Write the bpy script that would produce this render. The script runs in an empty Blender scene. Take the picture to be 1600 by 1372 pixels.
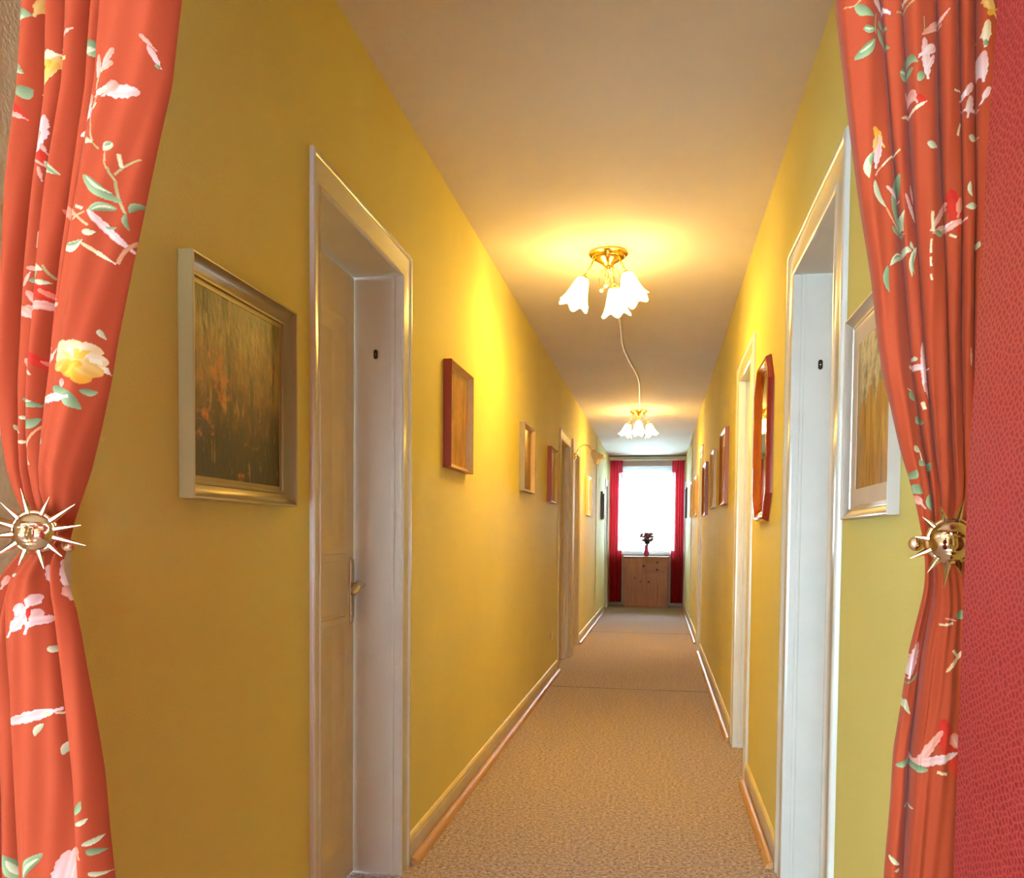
EDGE_L=[(2.0225, -0.856, -0.639), (1.9005, -0.862, -0.652), (1.7865, -0.881, -0.683), (1.6705, -0.895, -0.714), (1.5615, -0.903, -0.739), (1.5085, -0.907, -0.749), (1.438, -0.905, -0.768), (1.384, -0.899, -0.784), (1.348, -0.893, -0.799), (1.317, -0.886, -0.817), (1.3015, -0.884, -0.823), (1.2855, -0.889, -0.825), (1.2585, -0.904, -0.83), (1.24, -0.916, -0.822), (1.1945, -0.931, -0.804), (1.149, -0.938, -0.794), (1.049, -0.942, -0.777), (0.967, -0.944, -0.765), (0.8835, -0.945, -0.758), (0.808, -0.946, -0.749)]
EDGE_R=[(2.014, 0.225, 0.43), (1.9265, 0.237, 0.431), (1.839, 0.249, 0.431), (1.751, 0.262, 0.432), (1.6625, 0.278, 0.43), (1.612, 0.285, 0.43), (1.566, 0.291, 0.43), (1.5185, 0.3, 0.43), (1.4865, 0.308, 0.429), (1.4215, 0.323, 0.428), (1.374, 0.337, 0.426), (1.3355, 0.348, 0.421), (1.3015, 0.358, 0.417), (1.2715, 0.359, 0.419), (1.237, 0.357, 0.425), (1.22, 0.354, 0.428), (1.1505, 0.34, 0.435), (1.0725, 0.331, 0.44), (1.0115, 0.323, 0.444), (0.9415, 0.321, 0.447), (0.8425, 0.316, 0.452)]
MOT_L='-8590,20240,-8420,20110,100,g|-8250,20190,-8320,20000,90,y|-8200,20150,-8260,20070,50,o|-8570,19970,-8360,19920,150,g|-8550,19910,-8440,19880,70,w|-7960,19580,-7810,19660,63,p|-7960,19490,-7940,19470,50,p|-8220,19340,-8000,19320,180,y|-8230,19390,-8090,19420,120,c|-8070,19300,-8240,19060,130,y|-8130,19330,-8160,19230,72,o|-8630,19320,-8470,19150,120,w|-8560,19280,-8460,19140,60,g|-8580,18890,-8400,18980,170,g|-8670,19050,-8590,19080,80,g|-8690,18790,-8640,18680,70,p|-8630,18620,-8540,18600,70,p|-8610,18730,-8540,18660,90,r|-8230,18580,-8300,18280,150,q|-8300,18410,-8350,18280,90,p|-8280,18240,-8250,18170,50,p|-8310,18140,-8290,18050,100,r|-8270,18040,-8020,17830,110,w|-8230,17980,-8030,17830,50,g|-8410,18060,-8280,17980,30,p|-8330,17940,-8320,17820,40,p|-7650,19450,-7390,19520,216,g|-7650,19440,-7490,19460,81,w|-7280,19210,-7290,18970,70,p|-7080,19280,-7200,19110,90,p|-7090,19120,-7190,19050,80,p|-7250,19020,-7320,18800,23,s|-6840,18790,-7170,18770,170,q|-7060,18880,-7130,18790,117,p|-7180,18770,-7270,18730,70,c|-7280,18700,-7380,18540,23,s|-7300,18610,-7360,18550,36,c|-7420,18740,-7480,18590,130,p|-7440,18610,-7580,18460,150,q|-7400,18550,-7500,18480,99,q|-7400,18530,-7380,18310,23,s|-7380,18310,-7360,18120,23,s|-7510,18200,-7360,18110,80,w|-7360,18110,-7300,18040,20,t|-7130,18120,-7250,18020,110,w|-7140,18130,-7240,18080,50,g|-7230,18010,-7230,17890,20,s|-7250,17910,-7180,17740,20,s|-6870,17990,-7150,17740,23,t|-7080,18000,-7070,17840,40,c|-6750,19500,-6660,19410,54,p|-6670,19370,-6610,19220,63,q|-6610,19200,-6600,19140,45,g|-7210,17820,-7150,17670,28,t|-7150,17670,-7090,17280,32,t|-7090,17280,-7090,17080,50,g|-7500,17700,-7100,17410,150,g|-7470,17690,-7180,17500,40,w|-7170,17330,-7480,17230,108,g|-7200,17330,-7410,17260,30,w|-6940,17450,-7060,17300,63,g|-7430,17220,-7160,16900,99,q|-7300,17070,-7190,17090,40,g|-8010,17380,-7720,17240,150,m|-7710,17310,-7460,17060,30,s|-7500,17240,-7670,17140,22,s|-7620,17310,-7530,17280,40,c|-7540,16980,-7390,16990,81,w|-7830,16780,-7530,16870,130,w|-7790,16820,-7530,16880,40,g|-7530,16820,-7310,16670,50,c|-7010,17030,-7240,16640,27,s|-8400,17140,-8440,16910,24,c|-8440,16910,-8390,16720,24,s|-8450,16680,-8280,16570,90,w|-8560,16460,-8350,16570,90,g|-8560,16630,-8450,16630,60,p|-8400,16430,-8220,16420,70,w|-8620,16400,-8560,16530,40,p|-8280,16640,-8190,16480,30,t|-8470,16330,-8190,16230,170,r|-8330,16300,-8200,16230,70,m|-8580,16310,-8500,16170,90,p|-8680,16070,-8200,16120,120,p|-8700,16100,-8590,16000,120,p|-7480,15760,-7450,15640,50,w|-7890,15500,-7690,15370,260,c|-7730,15560,-7710,15370,240,c|-7540,15520,-7670,15370,220,c|-7490,15360,-7690,15340,200,c|-7920,15340,-7710,15340,240,c|-7940,15210,-7740,15290,170,y|-7830,15130,-7710,15300,190,o|-7690,15050,-7690,15300,200,o|-7550,15170,-7690,15290,190,y|-7670,15300,-7740,15230,110,o|-7880,15060,-7890,14980,50,p|-8000,14950,-7830,14910,120,g|-7850,14920,-7730,14680,160,g|-7710,14920,-7580,14940,90,g|-8200,14800,-7920,14830,120,q|-8260,14800,-8170,14750,110,g|-8380,14640,-8280,14800,100,g|-9040,15530,-8990,15250,90,g|-9020,15340,-8990,15250,50,w|-8640,15400,-8550,15260,99,p|-8520,15450,-8320,15280,130,r|-8380,15360,-8300,15310,60,m|-8130,15310,-8050,15390,90,p|-8170,15220,-8190,15050,40,p|-8250,15540,-8190,15530,20,c|-8700,14870,-8390,14760,100,g|-8670,14880,-8490,14810,40,w|-8760,14610,-8630,14620,50,w|-8680,14470,-8440,14590,120,g|-8860,14510,-8750,14390,50,w|-8790,14270,-8690,14270,50,c|-8410,14520,-8630,14150,25,s|-8690,14260,-8630,14100,25,s|-8630,14130,-8600,13950,40,s|-8390,14290,-8230,14240,180,g|-9130,12500,-9230,12140,88,q|-9040,12390,-9080,12280,66,p|-8750,12450,-8740,12400,50,w|-8820,12180,-8920,11970,60,c|-8430,12530,-8340,12290,80,q|-8270,12600,-8180,12310,80,q|-8170,12260,-8120,12140,70,p|-8420,12150,-8470,12030,132,q|-8570,12030,-8590,11880,150,q|-8530,11880,-8670,11700,150,q|-8400,11940,-8470,11750,150,q|-8290,11820,-8430,11810,130,q|-8470,11970,-8470,11860,50,r|-8300,11410,-8180,11420,100,w|-9050,10960,-9080,10400,44,c|-8680,10430,-8260,10540,150,q|-8300,10530,-8210,10510,60,w|-8180,10530,-8050,10500,30,c|-8310,10390,-8390,10220,77,w|-8000,10130,-8100,9930,99,w|-9070,10370,-9070,10140,66,c|-9270,9220,-9170,9370,90,g|-9300,8930,-9180,9000,99,w|-9180,8870,-9210,8720,60,p|-9240,8470,-9200,8620,70,g|-9310,8070,-9230,8150,90,g|-8980,8500,-8610,8070,200,g|-8930,8430,-8640,8100,80,w|-8290,8600,-8580,8200,150,g|-8330,8540,-8550,8260,50,w|-8590,8220,-8570,8080,30,s|-8040,8540,-8120,8150,170,q|-7900,8610,-7970,8180,180,p|-7980,8560,-8050,8120,100,q|-7890,9130,-7780,9330,90,g|-7850,9000,-7710,9080,70,w|-7750,8720,-7590,8800,80,w|-7710,8640,-7560,8580,90,g|-7680,8330,-7510,8270,60,w|-7830,8690,-7800,8610,80,m'
MOT_R='2600,20210,2800,20070,126,q|2290,20020,2410,20010,16,s|2410,20010,2550,20150,16,s|2420,20010,2680,19890,128,g|2530,19700,2700,19730,104,g|2550,19710,2670,19720,32,w|2440,19340,2700,19600,136,g|2490,19410,2680,19570,32,w|2750,19880,2880,19800,96,g|2740,19760,2920,19540,88,g|2710,19940,2710,19670,18,t|3070,20140,3150,20110,64,c|2990,20000,3220,20080,24,t|3310,19640,3560,19880,64,p|3340,19650,3490,19750,56,p|3300,19640,3300,19850,16,t|3320,19530,3360,19150,120,q|3460,19490,3350,19410,128,q|3450,19360,3370,19200,70,q|3050,19210,3190,19200,168,g|3050,19220,3150,19240,40,w|3130,19420,3240,19250,64,g|3230,19100,3330,19070,136,g|3160,18960,3220,18810,64,p|3250,18830,3340,18740,96,r|3110,18620,3310,18730,48,c|3380,18220,3530,18190,96,w|4050,20030,4150,19890,120,y|4090,19830,4150,19870,84,o|4090,19730,4080,19520,104,c|4070,19520,4100,19430,56,g|4060,19350,4070,19090,104,q|3960,19010,3870,18870,88,q|3950,18840,3920,18660,104,q|4030,18670,3880,18670,56,q|4140,18910,4090,18800,80,q|3720,18920,3830,18930,28,c|3930,18330,4060,18320,96,w|3830,18510,3790,18340,32,c|2720,18440,2800,18300,96,o|2780,18320,2750,18020,112,q|2750,18340,2720,18190,72,y|2680,18110,2660,17790,96,w|2710,18120,2680,17940,56,g|3070,18200,2830,17960,24,c|2830,17960,2740,17820,24,s|2730,17760,2900,17420,81,w|2900,17420,3150,17090,24,s|3070,17890,3150,17060,120,g|3140,17400,3150,17130,40,w|2910,17690,3030,17590,56,q|3170,17590,3280,17340,64,q|2980,17180,3150,17090,72,g|3150,16910,3260,16870,80,w|3240,16990,3300,16890,48,w|3330,16930,3270,16520,72,w|3300,16870,3310,16550,32,g|3190,16840,2960,16650,96,w|3140,16830,3000,16720,32,g|2930,16650,2960,16300,80,g|3240,17740,3270,17580,48,p|3730,17550,3500,17160,72,p|3730,17600,3830,17200,176,r|3850,17520,3830,17360,96,m|3520,17070,3850,17230,96,p|3540,17090,3690,17190,64,q|3510,17080,3650,17070,84,g|3470,17330,3490,17070,40,c|3730,17070,3810,17020,32,c|3470,16980,3470,16800,24,c|3470,16750,3480,16630,24,c|3480,16530,3500,16450,24,c|3960,17740,3990,17540,48,w|3920,17420,4080,17450,88,w|4040,16880,4100,16960,72,w|4040,15560,4050,15380,32,p|3430,15590,3470,15090,88,q|3290,15340,3440,15320,80,q|3320,15470,3370,15430,56,w|3480,15110,3510,14980,64,p|3280,15020,3350,14880,88,g|3230,15040,3290,15020,16,c|3360,14670,3480,14580,104,g|3450,14870,3480,14770,40,c|3340,14280,3420,14190,72,w|3410,14090,3500,14020,88,g|3310,13840,3380,13960,104,g|3370,13770,3480,13640,104,g|3570,14060,3580,13950,48,g|3570,13640,3620,13410,80,g|3400,13600,3470,13520,80,p|3420,14190,3450,14080,16,c|3880,11990,3970,12100,128,g|3670,11900,3830,11930,32,c|3740,11990,3830,11970,32,p|3760,11320,3960,11550,56,c|3820,11580,3890,11490,40,c|3470,11590,3390,11230,96,q|3340,11070,3490,11230,36,g|3330,10860,3400,10650,64,w|3720,10600,3860,10070,224,r|3670,10470,3460,10090,96,p|3840,10460,3910,10320,160,m|3850,10450,3910,10330,96,p|3440,10040,3820,10190,117,q|3230,9940,3390,10050,80,g|3390,10000,3550,9980,104,g|3650,9970,3770,9950,40,c|3350,9370,3420,9420,36,w|3180,8690,3310,8580,64,w|3240,8490,3310,8530,40,w'
import bpy, bmesh, math, random
import numpy as np
from mathutils import Vector, Matrix

random.seed(7)
C = bpy.context.scene.collection
SC = bpy.context.scene
PI = math.pi

# ------------------------------------------------------------------ camera
def make_camera():
    f, yaw, pitch, roll, cy = 1300.0, .1745, -.0374, .0090, 889.09
    fwd = Vector((-math.sin(yaw)*math.cos(pitch), math.cos(yaw)*math.cos(pitch), math.sin(pitch)))
    r0 = Vector((math.cos(yaw), math.sin(yaw), 0)); u0 = r0.cross(fwd)
    c, s = math.cos(roll), math.sin(roll)
    r = c*r0 + s*u0; u = -s*r0 + c*u0
    cd = bpy.data.cameras.new('camera'); co = bpy.data.objects.new('camera', cd); C.objects.link(co)
    m = Matrix((r, u, -fwd)).transposed().to_4x4(); m.translation = (0, 0, 1.3)
    co.matrix_world = m
    cd.sensor_fit = 'HORIZONTAL'; cd.sensor_width = 36; cd.lens = 36*f/1600
    cd.shift_y = (cy-686)/1600; cd.clip_start = .01
    SC.camera = co
make_camera()

# ------------------------------------------------------------------ materials
def srgb(r, g, b):
    def f(c):
        c /= 255
        return c/12.92 if c <= .04045 else ((c+.055)/1.055)**2.4
    return (f(r), f(g), f(b), 1)

class NT:
    def __init__(s, name):
        s.m = bpy.data.materials.new(name); s.m.use_nodes = True
        s.t = s.m.node_tree; s.b = s.t.nodes['Principled BSDF']; s.out = s.t.nodes['Material Output']
    def n(s, typ, **kw):
        nd = s.t.nodes.new(typ)
        for k, v in kw.items():
            if k.startswith('i_'): nd.inputs[k[2:].replace('_', ' ')].default_value = v
            else: setattr(nd, k, v)
        return nd
    def l(s, a, b): s.t.links.new(a, b)
    def coord(s, kind='Object', scale=None):
        tc = s.n('ShaderNodeTexCoord'); o = tc.outputs[kind]
        if scale:
            mp = s.n('ShaderNodeMapping'); mp.inputs['Scale'].default_value = scale
            s.l(o, mp.inputs['Vector']); o = mp.outputs['Vector']
        return o
    def noise(s, vec, scale, detail=3, rough=.5):
        nd = s.n('ShaderNodeTexNoise'); nd.inputs['Scale'].default_value = scale
        nd.inputs['Detail'].default_value = detail; nd.inputs['Roughness'].default_value = rough
        if vec is not None: s.l(vec, nd.inputs['Vector'])
        return nd.outputs['Fac']
    def ramp(s, fac, stops, interp='LINEAR'):
        nd = s.n('ShaderNodeValToRGB'); cr = nd.color_ramp; cr.interpolation = interp
        while len(cr.elements) < len(stops): cr.elements.new(.5)
        for e, (p, c) in zip(cr.elements, stops): e.position = p; e.color = c
        s.l(fac, nd.inputs['Fac']); return nd.outputs['Color']
    def mix(s, fac, a, b, mode='MIX'):
        nd = s.n('ShaderNodeMix', data_type='RGBA', blend_type=mode)
        for sock, v in ((nd.inputs[0], fac), (nd.inputs[6], a), (nd.inputs[7], b)):
            if hasattr(v, 'links'): s.l(v, sock)
            else: sock.default_value = v
        return nd.outputs[2]
    def math(s, op, a, b=0):
        nd = s.n('ShaderNodeMath', operation=op)
        for sock, v in ((nd.inputs[0], a), (nd.inputs[1], b)):
            if hasattr(v, 'links'): s.l(v, sock)
            else: sock.default_value = v
        return nd.outputs[0]
    def bump(s, h, strength, dist):
        nd = s.n('ShaderNodeBump'); nd.inputs['Strength'].default_value = strength
        nd.inputs['Distance'].default_value = dist
        s.l(h, nd.inputs['Height']); s.l(nd.outputs['Normal'], s.b.inputs['Normal'])
    def base(s, v):
        if hasattr(v, 'links'): s.l(v, s.b.inputs['Base Color'])
        else: s.b.inputs['Base Color'].default_value = v
    def set(s, **kw):
        for k, v in kw.items(): s.b.inputs[k.replace('_', ' ')].default_value = v
        return s

def plain(name, col, rough=.5, metal=0, bump=None, var=.06, **kw):
    t = NT(name); v = t.coord('Object')
    f = t.noise(v, 9, 2)
    a = tuple(max(0, c*(1-var)) for c in col[:3])+(1,); b = tuple(min(1, c*(1+var)) for c in col[:3])+(1,)
    t.base(t.ramp(f, [(.3, a), (.7, b)])); t.set(Roughness=rough, Metallic=metal, **kw)
    if bump: t.bump(t.noise(v, bump[0], 2), bump[1], bump[2])
    return t.m

def wall_paint(name, col, grain=330, bs=.35):
    t = NT(name); v = t.coord('Object')
    f = t.noise(v, 1.3, 3); g = t.noise(v, grain, 2)
    c0 = tuple(c*.95 for c in col[:3])+(1,); c1 = tuple(min(1, c*1.04) for c in col[:3])+(1,)
    t.base(t.ramp(f, [(.3, c0), (.7, c1)])); t.set(Roughness=.75)
    t.b.inputs['Specular IOR Level'].default_value = .25
    t.bump(g, bs, .003); return t.m

M = {}
M['yellow'] = wall_paint('pale_yellow_wall_paint', (.72, .635, .195, 1))
M['bead'] = plain('yellow_painted_moulding', (.80, .68, .27, 1), .5)
M['ceiling'] = wall_paint('white_ceiling_paint', (.72, .665, .57, 1), 260, .3)
M['beige'] = wall_paint('rough_beige_plaster', (.62, .52, .33, 1), 120, .9)
M['white'] = plain('white_gloss_paint', (.70, .72, .67, 1), .22, bump=(14, .05, .01), var=.03)
M['satin'] = plain('yellowish_white_satin_paint', (.62, .55, .42, 1), .55, bump=(14, .05, .01), var=.04)  # yellower and less glossy than the white gloss paint
M['leafpaint'] = plain('cream_door_paint', (.76, .70, .56, 1), .3, bump=(10, .06, .01), var=.04)
M['skirt'] = plain('white_skirting_paint', (.60, .55, .48, 1), .35)
M['dark'] = plain('black_enamel', (.012, .012, .012, 1), .3)
M['steel'] = plain('brushed_nickel', (.62, .58, .48, 1), .25, 1)
M['brass'] = plain('polished_brass', (.86, .58, .17, 1), .16, 1, var=.02)
M['sunmetal'] = plain('pale_gold_metal', (.74, .62, .38, 1), .17, 1, var=.02)
M['bronze'] = plain('dark_bronze', (.09, .055, .03, 1), .35, 1)
M['seam'] = plain('dark_seam_tape', (.07, .025, .015, 1), .7)
M['plastic'] = plain('cream_plastic', (.75, .70, .58, 1), .35)
M['cable'] = plain('white_cable_sheath', (.85, .84, .80, 1), .4)
M['redframe'] = plain('red_stained_wood', (.26, .022, .008, 1), .32)
M['mirrorwood'] = plain('red_lacquered_wood', (.28, .016, .007, 1), .25, Coat_Weight=.5, Coat_Roughness=.1)
M['goldedge'] = plain('pale_wood_edge', (.62, .43, .20, 1), .4)
M['silver'] = plain('champagne_frame', (.42, .355, .15, 1), .42, .1)
M['silverslip'] = plain('champagne_slip', (.27, .205, .10, 1), .38, .35)
M['silverslip2'] = plain('pale_silver_slip', (.60, .57, .50, 1), .3, .5)
M['silverwhite'] = plain('pale_silver_frame', (.74, .74, .71, 1), .28, .45)
M['greyframe'] = plain('grey_gold_frame', (.30, .25, .15, 1), .4, .2)
M['oak'] = plain('light_oak_frame', (.48, .30, .12, 1), .4)
M['brownframe'] = plain('red_brown_frame', (.25, .075, .03, 1), .35)
M['blackframe'] = plain('black_frame', (.02, .018, .016, 1), .35)
M['cream'] = plain('cream_frame', (.80, .72, .52, 1), .4)
M['matboard'] = plain('beige_mat_board', (.62, .50, .36, 1), .7)
M['whiteboard'] = plain('white_mat_board', (.84, .82, .76, 1), .6, Coat_Weight=.5)
t = NT('mirror_glass'); t.base((.9, .92, .9, 1)); t.set(Metallic=1, Roughness=.015)
M['mirror'] = t.m

def art(name, stops, sc=3.0, stretch=(1, 1, .55), grad=None, coat=.5, coatr=.22, fine=22):
    t = NT(name); v = t.coord('Generated', stretch)
    n1 = t.noise(v, sc, 6, .62); n2 = t.noise(v, fine, 4, .6)
    f = t.math('ADD', t.math('MULTIPLY', n1, .72), t.math('MULTIPLY', n2, .28))
    if grad:
        sp = t.n('ShaderNodeSeparateXYZ'); t.l(t.coord('Generated'), sp.inputs[0])
        f = t.math('ADD', f, t.math('MULTIPLY', t.math('SUBTRACT', sp.outputs['Z'], .5), grad))
    t.base(t.ramp(f, stops)); t.set(Roughness=.5, Coat_Weight=coat, Coat_Roughness=coatr)
    t.bump(n2, .25, .004); return t.m
K = srgb
def layered(name, build, coat, coatr):
    t = NT(name); sp = t.n('ShaderNodeSeparateXYZ'); t.l(t.coord('Generated'), sp.inputs[0])
    t.base(build(t, sp.outputs['Y'], sp.outputs['Z'])); t.set(Roughness=.5, Coat_Weight=coat, Coat_Roughness=coatr)
    t.bump(t.noise(t.coord('Generated', (1, 1, .6)), 26, 4), .35, .004); return t.m
def _forest(t, y, z):
    n = t.noise(t.coord('Generated', (1, 1, .7)), 4, 6, .65)
    f = t.math('ADD', z, t.math('MULTIPLY', t.math('SUBTRACT', n, .5), 1.1))
    c = t.ramp(f, [(.05, K(30, 18, 8)), (.28, K(50, 30, 11)), (.45, K(104, 66, 24)), (.62, K(132, 96, 42)), (.82, K(146, 122, 66)), (1.0, K(108, 104, 56))])
    dk = t.noise(t.coord('Generated', (1, 1.5, .28)), 7, 5, .6)
    c = t.mix(t.ramp(dk, [(.50, (0, 0, 0, 1)), (.60, (.75, .75, .75, 1))]), c, K(40, 24, 10))
    pn = t.noise(t.coord('Generated', (1.3, 1, 1.2)), 3.3, 5, .7)
    low = t.ramp(z, [(.0, (.5, .5, .5, 1)), (.16, (1, 1, 1, 1)), (.42, (.55, .55, .55, 1)), (.75, (.45, .45, .45, 1)), (.9, (0, 0, 0, 1))])
    pm = t.math('MULTIPLY', t.ramp(pn, [(.55, (0, 0, 0, 1)), (.63, (1, 1, 1, 1))]), low)
    c = t.mix(pm, c, K(212, 116, 42))
    st = t.noise(t.coord('Generated', (1, 2.6, .5)), 8, 4, .6)
    return t.mix(t.ramp(st, [(.60, (0, 0, 0, 1)), (.68, (.6, .6, .6, 1))]), c, K(186, 140, 76))
A_FOREST = layered('dark_forest_painting', _forest, .15, .4)
def _autumn(t, y, z):
    n = t.noise(t.coord('Generated', (1, 1, .8)), 5, 6, .68)
    top = t.ramp(t.noise(t.coord('Generated', (1, 1, .7)), 8, 5, .7), [(.38, K(96, 94, 76)), (.48, K(158, 152, 128)), (.56, K(198, 188, 158)), (.66, K(126, 120, 96))])
    bot = t.ramp(t.noise(t.coord('Generated', (1, 1.6, .35)), 5, 5, .6), [(.36, K(104, 66, 26)), (.48, K(156, 98, 36)), (.58, K(176, 122, 54)), (.68, K(120, 92, 56))])
    m = t.ramp(t.math('ADD', z, t.math('MULTIPLY', t.math('SUBTRACT', n, .5), .8)), [(.56, (0, 0, 0, 1)), (.60, (1, 1, 1, 1))])
    c = t.mix(m, bot, top)
    side = t.ramp(t.math('ADD', y, t.math('MULTIPLY', t.math('SUBTRACT', n, .5), .6)), [(.74, (0, 0, 0, 1)), (.84, (.7, .7, .7, 1))])
    return t.mix(side, c, K(122, 108, 92))
A_AUTUMN = layered('autumn_woodland_print', _autumn, .45, .2)
A_GOLD = art('golden_brown_painting', [(.30, K(72, 46, 20)), (.45, K(140, 96, 45)), (.55, K(178, 128, 66)), (.7, K(110, 84, 46))], 2.5, (1, 2, .6), -.1, .3, .35)
A_BROWN = art('amber_brown_painting', [(.30, K(84, 48, 20)), (.45, K(140, 90, 40)), (.6, K(186, 140, 80)), (.75, K(120, 96, 60))], 2.5, (1, 2, .6), .25, .35, .3)
A_GREY = art('beige_grey_picture', [(.3, K(120, 96, 66)), (.5, K(178, 150, 110)), (.7, K(150, 126, 90))], 2.2, (1, 2, .7), .1, .35, .35)
A_PALE = art('pale_landscape_print', [(.3, K(170, 150, 120)), (.5, K(216, 200, 170)), (.7, K(230, 220, 200))], 2.2, (1, 1, 1), .2, .9, .08)
A_WARM = art('warm_brown_print', [(.3, K(110, 72, 36)), (.5, K(170, 120, 62)), (.7, K(206, 170, 110))], 2.2, (1, 1, 1), .2, .9, .08)
A_DARK = art('dark_print', [(.3, K(18, 15, 12)), (.5, K(46, 38, 28)), (.7, K(90, 76, 56))], 2.2, (1, 1, 1), .2, .9, .08)

t = NT('loop_pile_carpet'); v = t.coord('Object')
n1 = t.noise(v, 210, 2, .6); n2 = t.noise(v, 62, 3, .6); n3 = t.noise(v, 1.1, 2)
f = t.math('ADD', t.math('MULTIPLY', n1, .6), t.math('MULTIPLY', n2, .4))
c = t.ramp(f, [(.40, (.10, .078, .078, 1)), (.47, (.38, .305, .31, 1)), (.53, (.52, .43, .44, 1)), (.61, (.80, .68, .68, 1))])
t.base(t.mix(t.math('MULTIPLY', n3, .2), c, (.44, .365, .365, 1))); t.set(Roughness=.95)
t.b.inputs['Specular IOR Level'].default_value = .1
t.bump(f, .6, .006); M['carpet'] = t.m

def wood(name, c0, c1, c2, axis=2, rough=.4, planks=None):
    t = NT(name); sc = [14, 14, 14]; sc[axis] = 1.0
    v = t.coord('Object', tuple(sc)); n = t.noise(v, 1.6, 5, .6)
    col = t.ramp(n, [(.3, c0), (.5, c1), (.7, c2)])
    kv = t.coord('Object', (7, 7, 4.5)); vo = t.n('ShaderNodeTexVoronoi'); vo.inputs['Scale'].default_value = 1.0
    t.l(kv, vo.inputs['Vector'])
    kn = t.ramp(vo.outputs['Distance'], [(.07, (1, 1, 1, 1)), (.15, (0, 0, 0, 1))])
    col = t.mix(kn, col, tuple(x*.45 for x in c0[:3])+(1,))
    if planks:
        sp = t.n('ShaderNodeSeparateXYZ'); t.l(t.coord('Object'), sp.inputs[0])
        fr = t.math('FRACT', t.math('MULTIPLY', sp.outputs['X'], 1/planks))
        ln = t.math('LESS_THAN', fr, .035)
        col = t.mix(ln, col, tuple(x*.55 for x in c0[:3])+(1,))
    t.base(col); t.set(Roughness=rough); t.b.inputs['Specular IOR Level'].default_value = .25; return t.m
M['pine'] = wood('knotty_pine', (.24, .070, .011, 1), (.34, .110, .019, 1), (.42, .150, .030, 1), 2, .35, .10)
M['pineh'] = wood('knotty_pine_crosswise', (.24, .070, .011, 1), (.34, .110, .019, 1), (.42, .150, .030, 1), 0, .35)
M['knob'] = plain('dark_pine_knob', (.07, .022, .007, 1), .35)
M['strip'] = wood('oak_quarter_round', (.42, .22, .075, 1), (.52, .29, .11, 1), (.62, .37, .16, 1), 1, .4)

# red embossed wall covering
t = NT('red_scale_embossed_wall_covering'); v = t.coord('Object')
wn = t.noise(v, 9, 2)
mp = t.n('ShaderNodeMapping'); mp.inputs['Rotation'].default_value = (.55, 0, 0); mp.inputs['Scale'].default_value = (1, 120, 165)
t.l(v, mp.inputs['Vector'])
vo = t.n('ShaderNodeTexVoronoi', feature='DISTANCE_TO_EDGE'); vo.inputs['Scale'].default_value = 1; vo.inputs['Randomness'].default_value = .62
t.l(mp.outputs['Vector'], vo.inputs['Vector'])
d = vo.outputs['Distance']
c = t.ramp(d, [(.0, (.36, .050, .042, 1)), (.10, (.31, .036, .034, 1)), (.22, (.215, .013, .014, 1)), (.5, (.18, .009, .010, 1))])
t.base(t.mix(t.math('MULTIPLY', wn, .5), c, (.28, .022, .024, 1))); t.set(Roughness=.6); t.b.inputs['Specular IOR Level'].default_value = .15
t.bump(t.math('MULTIPLY', d, -1), .25, .004); M['redwall'] = t.m

# floral drapery
t = NT('floral_coral_drapery')
at = t.n('ShaderNodeVertexColor', layer_name='print')
uvw = t.coord('Object', (900, 900, 900)); wv = t.noise(uvw, 1, 1)
t.base(t.mix(.10, at.outputs['Color'], t.ramp(wv, [(.3, (.55, .05, .02, 1)), (.7, (.9, .14, .07, 1))])))
t.set(Roughness=.8, Sheen_Weight=.12, Sheen_Roughness=.4); t.b.inputs['Specular IOR Level'].default_value = .2
tr = t.n('ShaderNodeBsdfTranslucent'); t.l(at.outputs['Color'], tr.inputs['Color'])
mx = t.n('ShaderNodeMixShader'); mx.inputs[0].default_value = .22
t.l(t.b.outputs[0], mx.inputs[1]); t.l(tr.outputs[0], mx.inputs[2]); t.l(mx.outputs[0], t.out.inputs[0])
M['floral'] = t.m

def cloth(name, col, tr_w, alpha=0):
    t = NT(name); v = t.coord('Object', (120, 120, 3)); f = t.noise(v, 1, 2)
    c = t.ramp(f, [(.3, tuple(x*.85 for x in col[:3])+(1,)), (.7, col)])
    t.base(c); t.set(Roughness=.85); t.b.inputs['Specular IOR Level'].default_value = .1
    tr = t.n('ShaderNodeBsdfTranslucent'); t.l(c, tr.inputs['Color'])
    mx = t.n('ShaderNodeMixShader'); mx.inputs[0].default_value = tr_w
    t.l(t.b.outputs[0], mx.inputs[1]); t.l(tr.outputs[0], mx.inputs[2]); o = mx.outputs[0]
    if alpha:
        tp = t.n('ShaderNodeBsdfTransparent'); m2 = t.n('ShaderNodeMixShader'); m2.inputs[0].default_value = alpha
        t.l(o, m2.inputs[1]); t.l(tp.outputs[0], m2.inputs[2]); o = m2.outputs[0]
    t.l(o, t.out.inputs[0]); return t.m
M['redcloth'] = cloth('red_window_drapery', (.46, .016, .028, 1), .5, .05)
M['sheer'] = cloth('white_sheer_net', (.85, .86, .88, 1), .6, .75)
t = NT('window_glass')
gl = t.n('ShaderNodeBsdfGlossy'); gl.inputs['Roughness'].default_value = .02
tp = t.n('ShaderNodeBsdfTransparent'); tp.inputs['Color'].default_value = (.96, .98, .97, 1)
fr = t.n('ShaderNodeFresnel'); mx = t.n('ShaderNodeMixShader')
t.l(fr.outputs[0], mx.inputs[0]); t.l(tp.outputs[0], mx.inputs[1]); t.l(gl.outputs[0], mx.inputs[2]); t.l(mx.outputs[0], t.out.inputs[0])
M['glass'] = t.m
def shade_mat(name, col, strength):
    t = NT(name); t.base((.9, .85, .75, 1)); t.set(Roughness=.3)
    t.b.inputs['Emission Color'].default_value = col; t.b.inputs['Emission Strength'].default_value = strength
    return t.m
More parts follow.
